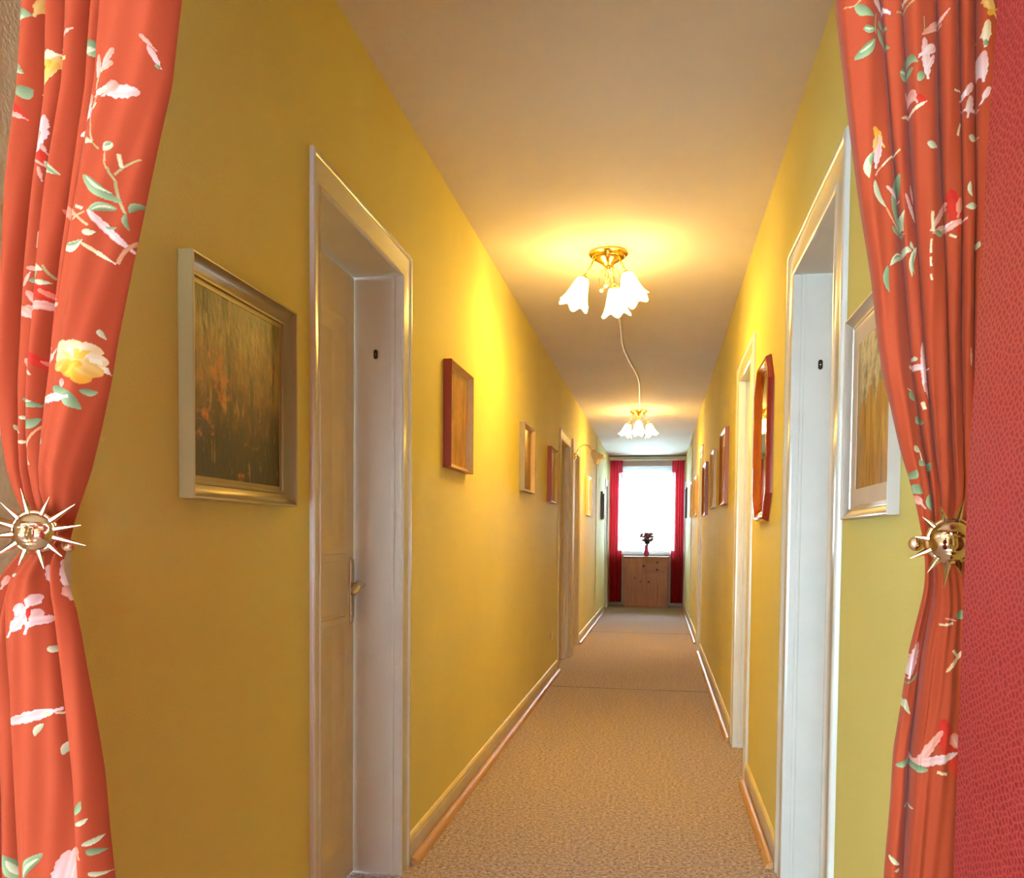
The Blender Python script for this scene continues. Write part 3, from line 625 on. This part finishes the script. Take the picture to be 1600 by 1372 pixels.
picture('framed_print', XR, -1, 1.805, 2.246, 1.354, 1.854, .026, .034, M['silverwhite'], A_AUTUMN, 'autumn woodland print in pale silver frame beside the right curtain', cat='picture', mat=.040, pm='matboard', fillet=M['silverslip2'], artd=.006)
picture('wall_picture', XR, -1, 6.136, 6.68, 1.558, 2.108, .030, .045, M['brownframe'], A_WARM, 'largest red-brown framed print, first beyond the second right door', cat='picture', mat=.06, artd=.008)
picture('wall_picture', XR, -1, 7.38, 7.92, 1.58, 2.085, .030, .035, M['oak'], A_WARM, 'oak-framed print, second beyond the second right door', cat='picture', mat=.06, artd=.008)
picture('wall_picture', XR, -1, 8.66, 9.30, 1.55, 2.09, .030, .040, M['redframe'], A_DARK, 'dark red framed print, third picture beyond the second right door', cat='picture', mat=.07, artd=.008)
picture('wall_picture', XR, -1, 10.86, 11.50, 1.61, 2.12, .028, .035, M['oak'], A_PALE, 'oak-framed pale print just beyond the third right door', cat='picture', mat=.06, artd=.008)
picture('wall_picture', XR, -1, 12.42, 12.82, 1.62, 2.135, .028, .04, M['goldedge'], A_WARM, 'golden wood framed print, second from the far right end', cat='picture', artd=.008)
picture('wall_picture', XR, -1, 15.05, 15.50, 1.68, 2.22, .030, .03, M['blackframe'], A_DARK, 'black-framed dark print, farthest picture on the right wall', cat='picture', artd=.008)

# octagonal mirror
root = empty('wall_mirror', (XR, 4.03, 1.385)); tag(root, 'tall octagonal mirror in red lacquered frame on the right wall', 'mirror')
ym, zm0, zm1 = 4.035, 1.385, 2.128; hw, cw, ch = .268, .105, .120
oct_ = [(ym-hw+cw, zm0), (ym+hw-cw, zm0), (ym+hw, zm0+ch), (ym+hw, zm1-ch), (ym+hw-cw, zm1), (ym-hw+cw, zm1), (ym-hw, zm1-ch), (ym-hw, zm0+ch)]
def to3m(y, z, h): return (XR-h, y, z)
obj('frame', MB().sweep_poly(oct_, [(0, .001), (.002, .010), (.010, .026), (.016, .029), (.024, .029), (.030, .026), (.046, .012), (.050, .008), (.050, .001)], to3m), M['mirrorwood'], root, smooth=35)
c8 = Vector((ym, (zm0+zm1)/2)); inn = [c8+(Vector(p)-c8)*.84 for p in oct_]
mb = MB().add([to3m(p.x, p.y, h) for h in (.0085, .004) for p in inn], [tuple(range(8)), tuple(range(8, 16))]+[(i, (i+1) % 8, 8+(i+1) % 8, 8+i) for i in range(8)])
obj('mirror_glass', mb, M['mirror'], root)

# power socket, low on the left wall
root = empty('power_socket', (XL, 7.575, .4)); tag(root, 'small wall socket low on the left wall before the second door', 'socket')
obj('plate', MB().box(XL, XL+.008, 7.535, 7.615, .36, .44), M['socketw'], root, bevel=.004)
obj('socket_face', MB().lathe([(.024, 0), (.024, .003), (.020, .003), (.018, -.004), (.001, -.004)], 20, Matrix.Translation((XL+.008, 7.575, .40)) @ Matrix.Rotation(PI/2, 4, 'Y')), M['plastic'], root, smooth=30)

# ------------------------------------------------------------------ lamps
def shade_mb(neck, axis, L=.150, R=.083, n=60):
    prof = []; m = 16
    for j in range(m+1):
        t_ = j/m
        r = .026+(R-.026)*(.66*t_**.6+.34*t_**4)
        prof.append((r, t_*L))
    def rm(t_, a, r, z):
        k = max(0, t_-.45)/.55
        return r*(1+.10*k*k*math.cos(6*a)), z+.012*k*k*math.cos(6*a)
    q = Vector((0, 0, 1)).rotation_difference(axis).to_matrix().to_4x4()
    mb = MB().lathe(prof, n, Matrix.Translation(neck) @ q, rm)
    return mb
def lamp_light(p, power):
    ld = bpy.data.lights.new('bulb_light', 'POINT'); ld.energy = power; ld.color = LAMP[:3]; ld.shadow_soft_size = .03
    lo = bpy.data.objects.new('bulb_light', ld); lo.location = p; return lo
def ceiling_lamp(cx, cy, angles, label, power):
    root = empty('ceiling_lamp', (cx, cy, ZC)); tag(root, label, 'ceiling lamp', 'brass ceiling lamps with glass shades')
    prof = [(.001, 0), (.106, 0), (.108, -.010), (.100, -.018), (.092, -.020), (.088, -.030), (.066, -.038), (.060, -.046), (.034, -.060), (.028, -.070), (.014, -.078), (.012, -.088), (.016, -.095), (.010, -.104), (.001, -.106)]
    obj('canopy', MB().lathe(prof, 40, Matrix.Translation((cx, cy, ZC-.001))), M['brass'], root, smooth=35)
    for a in angles:
        d = Vector((math.cos(a), math.sin(a), 0)); c = Vector((cx, cy, ZC))
        neck = c+d*.142+Vector((0, 0, -.150)); ax = (d*.36+Vector((0, 0, -1))).normalized()
        mb = MB().tube([c+d*.076+Vector((0, 0, -.03)), c+d*.105+Vector((0, 0, -.085)), neck-ax*.012], .0045, 10)
        arm = obj('arm', mb, M['brass'], root, smooth=True)
        q = Vector((0, 0, 1)).rotation_difference(ax).to_matrix().to_4x4()
        obj('shade_holder', MB().lathe([(.006, -.016), (.020, -.012), (.027, -.002), (.030, .008), (.028, .010)], 24, Matrix.Translation(neck) @ q), M['brass'], arm, smooth=True)
        sh = obj('lamp_shade', shade_mb(neck, ax), M['litshade'], root, smooth=True)
        ll = lamp_light(neck+ax*.125, power); link(ll, root)
    for k, a in enumerate(angles):
        a2 = a+PI/3; d = Vector((math.cos(a2), math.sin(a2), 0)); c = Vector((cx, cy, ZC))
        pts = [c+d*r+Vector((0, 0, z)) for r, z in ((.02, -.07), (.045, -.085), (.066, -.115), (.070, -.150), (.060, -.178), (.040, -.190), (.022, -.183), (.020, -.168), (.032, -.160))]
        sc_ = obj('scroll_wire', MB().tube(pts, .0026, 8), M['brass'], root, smooth=True)
        obj('drop_ball', MB().ball(c+d*.052+Vector((0, 0, -.196)), .011, 12), M['sheer'] if False else M['plastic'], sc_, smooth=True)
    c = Vector((cx, cy, ZC))
    obj('centre_stem', MB().tube([c+Vector((0, 0, -.10)), c+Vector((0, 0, -.165))], .003, 8).ball(c+Vector((0, 0, -.170)), .008, 10), M['brass'], root, smooth=True)
    return root
R_ = math.radians
POWER = 17.0
ceiling_lamp(-.300, 4.694, [R_(-42), R_(79), R_(200)], 'nearer brass ceiling lamp with three lit tulip shades', POWER)
ceiling_lamp(-.272, 10.47, [R_(-88), R_(32), R_(150)], 'farther brass ceiling lamp with three lit tulip shades', POWER)
cpts = [(-.300, 4.80), (-.302, 5.3), (-.306, 6.13), (-.310, 6.41), (-.318, 6.8), (-.306, 7.15), (-.277, 7.568), (-.243, 7.98), (-.226, 8.322), (-.224, 8.65), (-.231, 9.036), (-.250, 10.0), (-.262, 10.40)]
def smooth_path(p, z, k=6):
    out = []
    P = [Vector((a, b, z)) for a, b in p]
    for i in range(len(P)-1):
        p0, p1, p2, p3 = P[max(i-1, 0)], P[i], P[i+1], P[min(i+2, len(P)-1)]
        for j in range(k):
            t_ = j/k; out.append(.5*((2*p1)+(p2-p0)*t_+(2*p0-5*p1+4*p2-p3)*t_**2+(3*p1-p0-3*p2+p3)*t_**3))
    return out+[P[-1]]
o = obj('surface_cable', MB().tube(smooth_path(cpts, ZC-.010), .010, 10), M['cable'], smooth=True)
tag(o, 'white cable curving along the ceiling between the two lamps', 'cable')

# wall lamp on the post
sx = XL+.034; sy = 9.16
root = empty('wall_lamp', (sx, sy, 2.20)); tag(root, 'brass swan-neck wall lamp with unlit frilled glass shade', 'wall lamp')
MX = Matrix.Translation((sx, sy, 2.20)) @ Matrix.Rotation(PI/2, 4, 'Y')
obj('backplate', MB().lathe([(.036, 0), (.036, .006), (.026, .016), (.012, .022), (.001, .024)], 24, MX), M['brass'], root, smooth=True)
pts = [(sx+.012, sy, 2.20), (sx+.022, sy, 2.248), (sx+.055, sy, 2.300), (sx+.100, sy, 2.328), (sx+.148, sy, 2.318), (sx+.182, sy, 2.285), (sx+.200, sy, 2.255)]
obj('arm', MB().tube([(a, b, c) for a, b, c in pts], .0055, 10), M['brass'], root, smooth=True)
ax = Vector((.62, -.05, -.78)).normalized(); neck = Vector((sx+.204, sy, 2.250))
sh = obj('lamp_shade', shade_mb(neck, ax, .125, .085), M['unlit'], root, smooth=True)
q = Vector((0, 0, 1)).rotation_difference(ax).to_matrix().to_4x4()
obj('shade_holder', MB().lathe([(.005, -.014), (.020, -.010), (.028, .004), (.026, .008)], 20, Matrix.Translation(neck) @ q), M['brass'], root, smooth=True)

# ------------------------------------------------------------------ floral curtains
COL = {'g': ((.085, .20, .095), (.24, .42, .22)), 'w': ((.34, .46, .26), (.66, .70, .46)), 'p': ((.62, .26, .18), (.74, .45, .36)), 'q': ((.68, .40, .34), (.80, .66, .62)),
       'y': ((.62, .36, .06), (.74, .54, .18)), 'o': ((.66, .30, .02), (.76, .46, .05)), 'c': ((.68, .52, .26), (.78, .73, .50)), 's': ((.56, .27, .12), (.72, .42, .22)),
       't': ((.26, .27, .10), (.38, .38, .18)), 'r': ((.45, .012, .008), (.52, .03, .012)), 'm': ((.66, .20, .12), (.72, .28, .18))}
GROUND = (.35, .053, .016)
def print_colours(X, Z, motifs, seed):
    rg = np.random.default_rng(seed)
    col = np.empty((X.size, 3)); col[:] = GROUND
    n = 64; g = rg.random((n, n))
    for it in motifs.split('|'):
        a = it.split(','); x0, z0, x1, z1, w = [float(v)*1e-4 for v in a[:5]]; key = a[5]
        dx, dz = x1-x0, z1-z0; L = math.hypot(dx, dz)+1e-6
        m = w*.75+.002
        sel = np.nonzero((X > min(x0, x1)-m) & (X < max(x0, x1)+m) & (Z > min(z0, z1)-m) & (Z < max(z0, z1)+m))[0]
        if not sel.size: continue
        px, pz = X[sel]-x0, Z[sel]-z0
        u = (px*dx+pz*dz)/L; v = (px*dz-pz*dx)/L
        t_ = u/L; ragged = .07*np.sin(u*800+seed)+.07*np.sin(u*430+w*5e3)
        if key in 'st' or (key == 'c' and w < .0045):
            half = np.full_like(t_, w*.5); bend = .12*L*np.sin(np.clip(t_, 0, 1)*PI)*(.5 if key != 'c' else .2)
            ins = (t_ > 0) & (t_ < 1) & (np.abs(v-bend) < half)
        elif key in 'gw':
            tt = np.clip(t_, 0, 1); half = w*.5*np.sin(PI*tt**.8)**.8; bend = .10*L*np.sin(tt*PI)
            v = v-bend; ins = (t_ > 0) & (t_ < 1) & (np.abs(v) < half)
        else:
            tt = np.clip(t_, -.15, 1.15); half = w*.5*np.sqrt(np.clip(1-((tt-.52)/.66)**2, 0, 1))*(1+ragged)
            ins = np.abs(v) < half
        c0, c1 = map(np.array, COL[key])
        if key in 'gw': k = np.clip(.5+1.1*v/(w+1e-6), 0, 1)
        else: k = np.clip(t_*.8+.25*np.sin(v/(w+1e-6)*9)+.1, 0, 1)
        cc = c0+(c1-c0)*k[:, None]; cc = np.clip(cc, 0, 1)
        s2 = sel[ins]; col[s2] = cc[ins]
    return col

def fold_shape(s, knots, width, skew, deep):
    """for cloth parameter s in 0..1 return sideways shift and forward bulge of the pleats lying between knots"""
    xs = np.zeros_like(s); ys = np.zeros_like(s)
    for a, b in zip(knots[:-1], knots[1:]):
        w = b-a; m = (s >= a) & (s <= b); u = np.clip((s-a)/w, 0, 1)
        d = np.sin(PI*u)**.72
        ys = np.where(m, d*min(deep*w*width+.004, .050), ys)
        xs = np.where(m, skew*w*np.sin(PI*u)*(1-u)*1.0, xs)
    return xs, ys
def floral_curtain(name, edges, yc, ztie, ku, kl, motifs, label, skew, seed, deep):
    edges = sorted(edges); ez = np.array([e[0] for e in edges]); el = np.array([e[1] for e in edges]); er = np.array([e[2] for e in edges])
    z = np.concatenate([np.linspace(.02, .76, 60, endpoint=False), np.linspace(.76, 2.06, 1300), np.linspace(2.065, 2.368, 40)])
    nu = 400; s = np.linspace(0, 1, nu+1)
    ker = np.ones(25)/25
    def sm(e):
        v = np.interp(z, ez, e); p = np.concatenate([np.full(12, v[0]), v, np.full(12, v[-1])]); return np.convolve(p, ker, 'valid')
    L, R = sm(el), sm(er)
    X = np.empty((z.size, nu+1)); Y = np.empty_like(X); F = np.empty_like(X)
    for j, zz in enumerate(z):
        wd = R[j]-L[j]
        xu, yu = fold_shape(s, ku, wd, skew, deep); xl, yl = fold_shape(s, kl, wd, skew, deep)
        k = np.clip((zz-(ztie-.03))/.06, 0, 1)
        d = abs(zz-ztie); amp = min(1, .45+d/.16)
        xs = xl*(1-k)+xu*k; ys = (yl*(1-k)+yu*k)*amp
        X[j] = L[j]+wd*(s-xs); F[j] = X[j]
        rip = .0022*np.sin(26*s+zz*9)+.0016*np.sin(61*s-zz*17+seed)
        tie = .012*math.exp(-(d/.035)**2)
        Y[j] = yc-ys+rip*amp+tie
    Z = np.repeat(z[:, None], nu+1, 1)
    co = np.stack([X, Y, Z], -1).reshape(-1, 3)
    nr = z.size; idx = np.arange(nr*(nu+1)).reshape(nr, nu+1)
    q = np.stack([idx[:-1, :-1], idx[:-1, 1:], idx[1:, 1:], idx[1:, :-1]], -1).reshape(-1, 4)
    me = bpy.data.meshes.new(name); me.vertices.add(len(co)); me.vertices.foreach_set('co', co.ravel().astype(np.float32))
    me.loops.add(q.size); me.loops.foreach_set('vertex_index', q.ravel().astype(np.int32))
    me.polygons.add(len(q)); me.polygons.foreach_set('loop_start', np.arange(0, q.size, 4, dtype=np.int32))
    me.polygons.foreach_set('use_smooth', np.ones(len(q), dtype=bool))
    me.update(calc_edges=True); me.validate()
    col = print_colours(F.ravel(), Z.ravel(), motifs, seed)
    at = me.color_attributes.new('print', 'FLOAT_COLOR', 'POINT')
    at.data.foreach_set('color', np.concatenate([col, np.ones((len(col), 1))], 1).ravel().astype(np.float32))
    me.materials.append(M['floral'])
    o = bpy.data.objects.new(name, me); C.objects.link(o); tag(o, label, 'curtain', 'floral curtains at the entry'); return o
def ext(E, top, bot):
    E = sorted(E); return [(.02, E[0][1]+bot[0], E[0][2]+bot[1])]+E+[(2.37, E[-1][1]+top[0], E[-1][2]+top[1])]
floral_curtain('floral_curtain', ext(EDGE_L, (.01, .05), (0, .03)), 1.045, 1.302, [0, .17, .30, .46, .57, 1], [0, .2, .37, .83, 1], MOT_L, 'coral floral curtain gathered at the left edge of the entry', .42, 1, 1.05)
floral_curtain('floral_curtain', ext(EDGE_R, (-.03, 0), (-.01, .005)), 1.215, 1.301, [0, .28, .41, .62, .757, .86, 1], [0, .17, .86, 1], MOT_R, 'coral floral curtain gathered against the red jamb on the right', .42, 2, .62)

# ------------------------------------------------------------------ sun-face holdbacks
def sun(c, tips, label, rosette, plate_off):
    c = Vector(c); root = empty('curtain_holdback', c); tag(root, label, 'curtain holdback', 'sun-face curtain holdbacks')
    R = .0262; n = 56; m = 22
    vd = (Vector((0, 0, 1.3))-c).normalized(); fx = Vector((1, 0, 0)); fx = (fx-vd*fx.dot(vd)*.55).normalized(); fz = Vector((0, 0, 1)); fn = -fx.cross(fz)
    fn = fn if fn.dot(vd) > 0 else -fn
    def g(x, y, a, b, sx, sy, h): return h*math.exp(-((x-a)/sx)**2-((y-b)/sy)**2)
    def height(x, y):
        r2 = x*x+y*y; x /= 1.22; y /= 1.22; h = .62*math.sqrt(max(0, 1.0-r2*.96))
        h += g(x, y, 0, -.02, .10, .26, .24)+g(x, y, 0, -.16, .15, .10, .14)       # nose
        for sg in (-1, 1):
            h += g(x, y, .42*sg, -.16, .24, .22, .14)                              # cheek
            h += g(x, y, .30*sg, .33-.10*(abs(x)-.3), .24, .07, .13)               # brow
            h -= g(x, y, .31*sg, .17, .19, .075, .13)                              # eye hollow
            h += g(x, y, .31*sg, .12, .15, .045, .10)                              # closed lid
        h += g(x, y, 0, -.42+.25*x*x, .26, .05, .11)+g(x, y, 0, -.54+.3*x*x, .20, .05, .10)  # lips
        h -= g(x, y, 0, -.48+.3*x*x, .26, .025, .06)
        h += g(x, y, 0, -.74, .20, .12, .10)                                       # chin
        return h
    vs = [c+fn*R*height(0, 0)]; fs = []
    for j in range(1, m+1):
        rr = j/m
        for k in range(n):
            a = 2*PI*k/n; x, y = rr*math.cos(a), rr*math.sin(a)
            vs.append(c+fx*(x*R)+fz*(y*R)+fn*(R*height(x, y)))
    for k in range(n): fs.append((0, 1+k, 1+(k+1) % n))
    for j in range(m-1):
        for k in range(n): fs.append((1+j*n+k, 1+(j+1)*n+k, 1+(j+1)*n+(k+1) % n, 1+j*n+(k+1) % n))
    rim = [(1.0, None), (1.10, .12), (1.16, .03), (1.10, -.10), (.6, -.14)]
    base = 1+(m-1)*n; last = base
    for rr, h in rim[1:]:
        b = len(vs)
        for k in range(n):
            a = 2*PI*k/n; vs.append(c+fx*(rr*R*math.cos(a))+fz*(rr*R*math.sin(a))+fn*(R*h))
        for k in range(n): fs.append((last+k, b+k, b+(k+1) % n, last+(k+1) % n))
        last = b
    fs.append(tuple(last+k for k in range(n)))
    obj('sun_face', MB().add(vs, fs), M['sunmetal'], root, smooth=60)
    for tx, tz in tips:
        d = (fx*tx+fz*tz); L = d.length; d.normalize(); s_ = fn.cross(d)
        b0 = c+d*(R*.98); tip = c+d*L+fn*.004
        ring = [(s_*.0056), (fn*.0055+s_*.0016), (fn*.0055-s_*.0016), (-s_*.0056), (-fn*.003)]
        vv = [b0+q for q in ring]+[b0+(tip-b0)*.5+q*.52 for q in ring]+[tip]
        ff = [(i, (i+1) % 5, 5+(i+1) % 5, 5+i) for i in range(5)]+[(5+i, 5+(i+1) % 5, 10) for i in range(5)]
        obj('ray', MB().add(vv, ff), M['sunmetal'], root)
    rp, rn = Vector(rosette[0]), Vector(rosette[1])
    q = Vector((0, 0, 1)).rotation_difference(rn).to_matrix().to_4x4()
    arm = obj('arm', MB().tube([rp+rn*.004, rp+rn*.03, c-fn*.016+(rp-c).normalized()*.02, c-fn*.004], .0055, 12), M['sunmetal'], root, smooth=True)
    part_label(obj('rosette', MB().lathe([(.020, 0), (.021, .003), (.017, .008), (.009, .012), (.001, .013)], 24, Matrix.Translation(rp) @ q), M['bronze'], root, smooth=True), 'dark bronze wall rosette')
    pc = c+Vector(plate_off); q = Vector((0, 0, 1)).rotation_difference(fn).to_matrix().to_4x4()
    obj('back_disc', MB().lathe([(.001, -.001), (.008, -.001), (.0095, .001), (.008, .003), (.004, .0045), (.001, .005)], 24, Matrix.Translation(pc) @ q), M['sunmetal'], root, smooth=True)
TL = [(-.015, .059), (.021, .048), (.054, .039), (.061, .010), (.067, -.018), (.036, -.033), (.013, -.050), (-.019, -.045), (-.051, -.035), (-.058, -.007), (-.057, .017), (-.041, .040)]
TR = [(.014, .054), (-.014, .046), (-.034, .031), (-.042, .005), (-.047, -.023), (-.027, -.042), (-.007, -.061), (.014, -.045), (.040, .034), (.052, .008), (.050, -.018), (.036, -.036)]
sun((-.835, 1.000, 1.302), TL, 'silvery sun-face holdback clasping the left floral curtain', ((-.952, 1.0, 1.325), (1, 0, 0)), (.028, .030, -.018))
sun((.3685, 1.150, 1.301), TR, 'golden sun-face holdback clasping the right floral curtain', ((.481, 1.165, 1.29), (-1, 0, 0)), (-.034, .026, -.004))

# ------------------------------------------------------------------ daylight and view
wd = bpy.data.worlds.new('daylight'); SC.world = wd; wd.use_nodes = True
bg = wd.node_tree.nodes['Background']; bg.inputs['Color'].default_value = (.62, .83, 1.0, 1); bg.inputs['Strength'].default_value = 46.0

vs_ = SC.view_settings
vs_.view_transform = 'Standard'; vs_.look = 'None'; vs_.gamma = 1; vs_.use_curve_mapping = False; vs_.exposure = 0.0
cy_ = SC.cycles
cy_.max_bounces = 14; cy_.diffuse_bounces = 10; cy_.glossy_bounces = 6; cy_.transparent_max_bounces = 12; cy_.transmission_bounces = 8
cy_.caustics_reflective = False; cy_.caustics_refractive = False; cy_.sample_clamp_indirect = 6.0
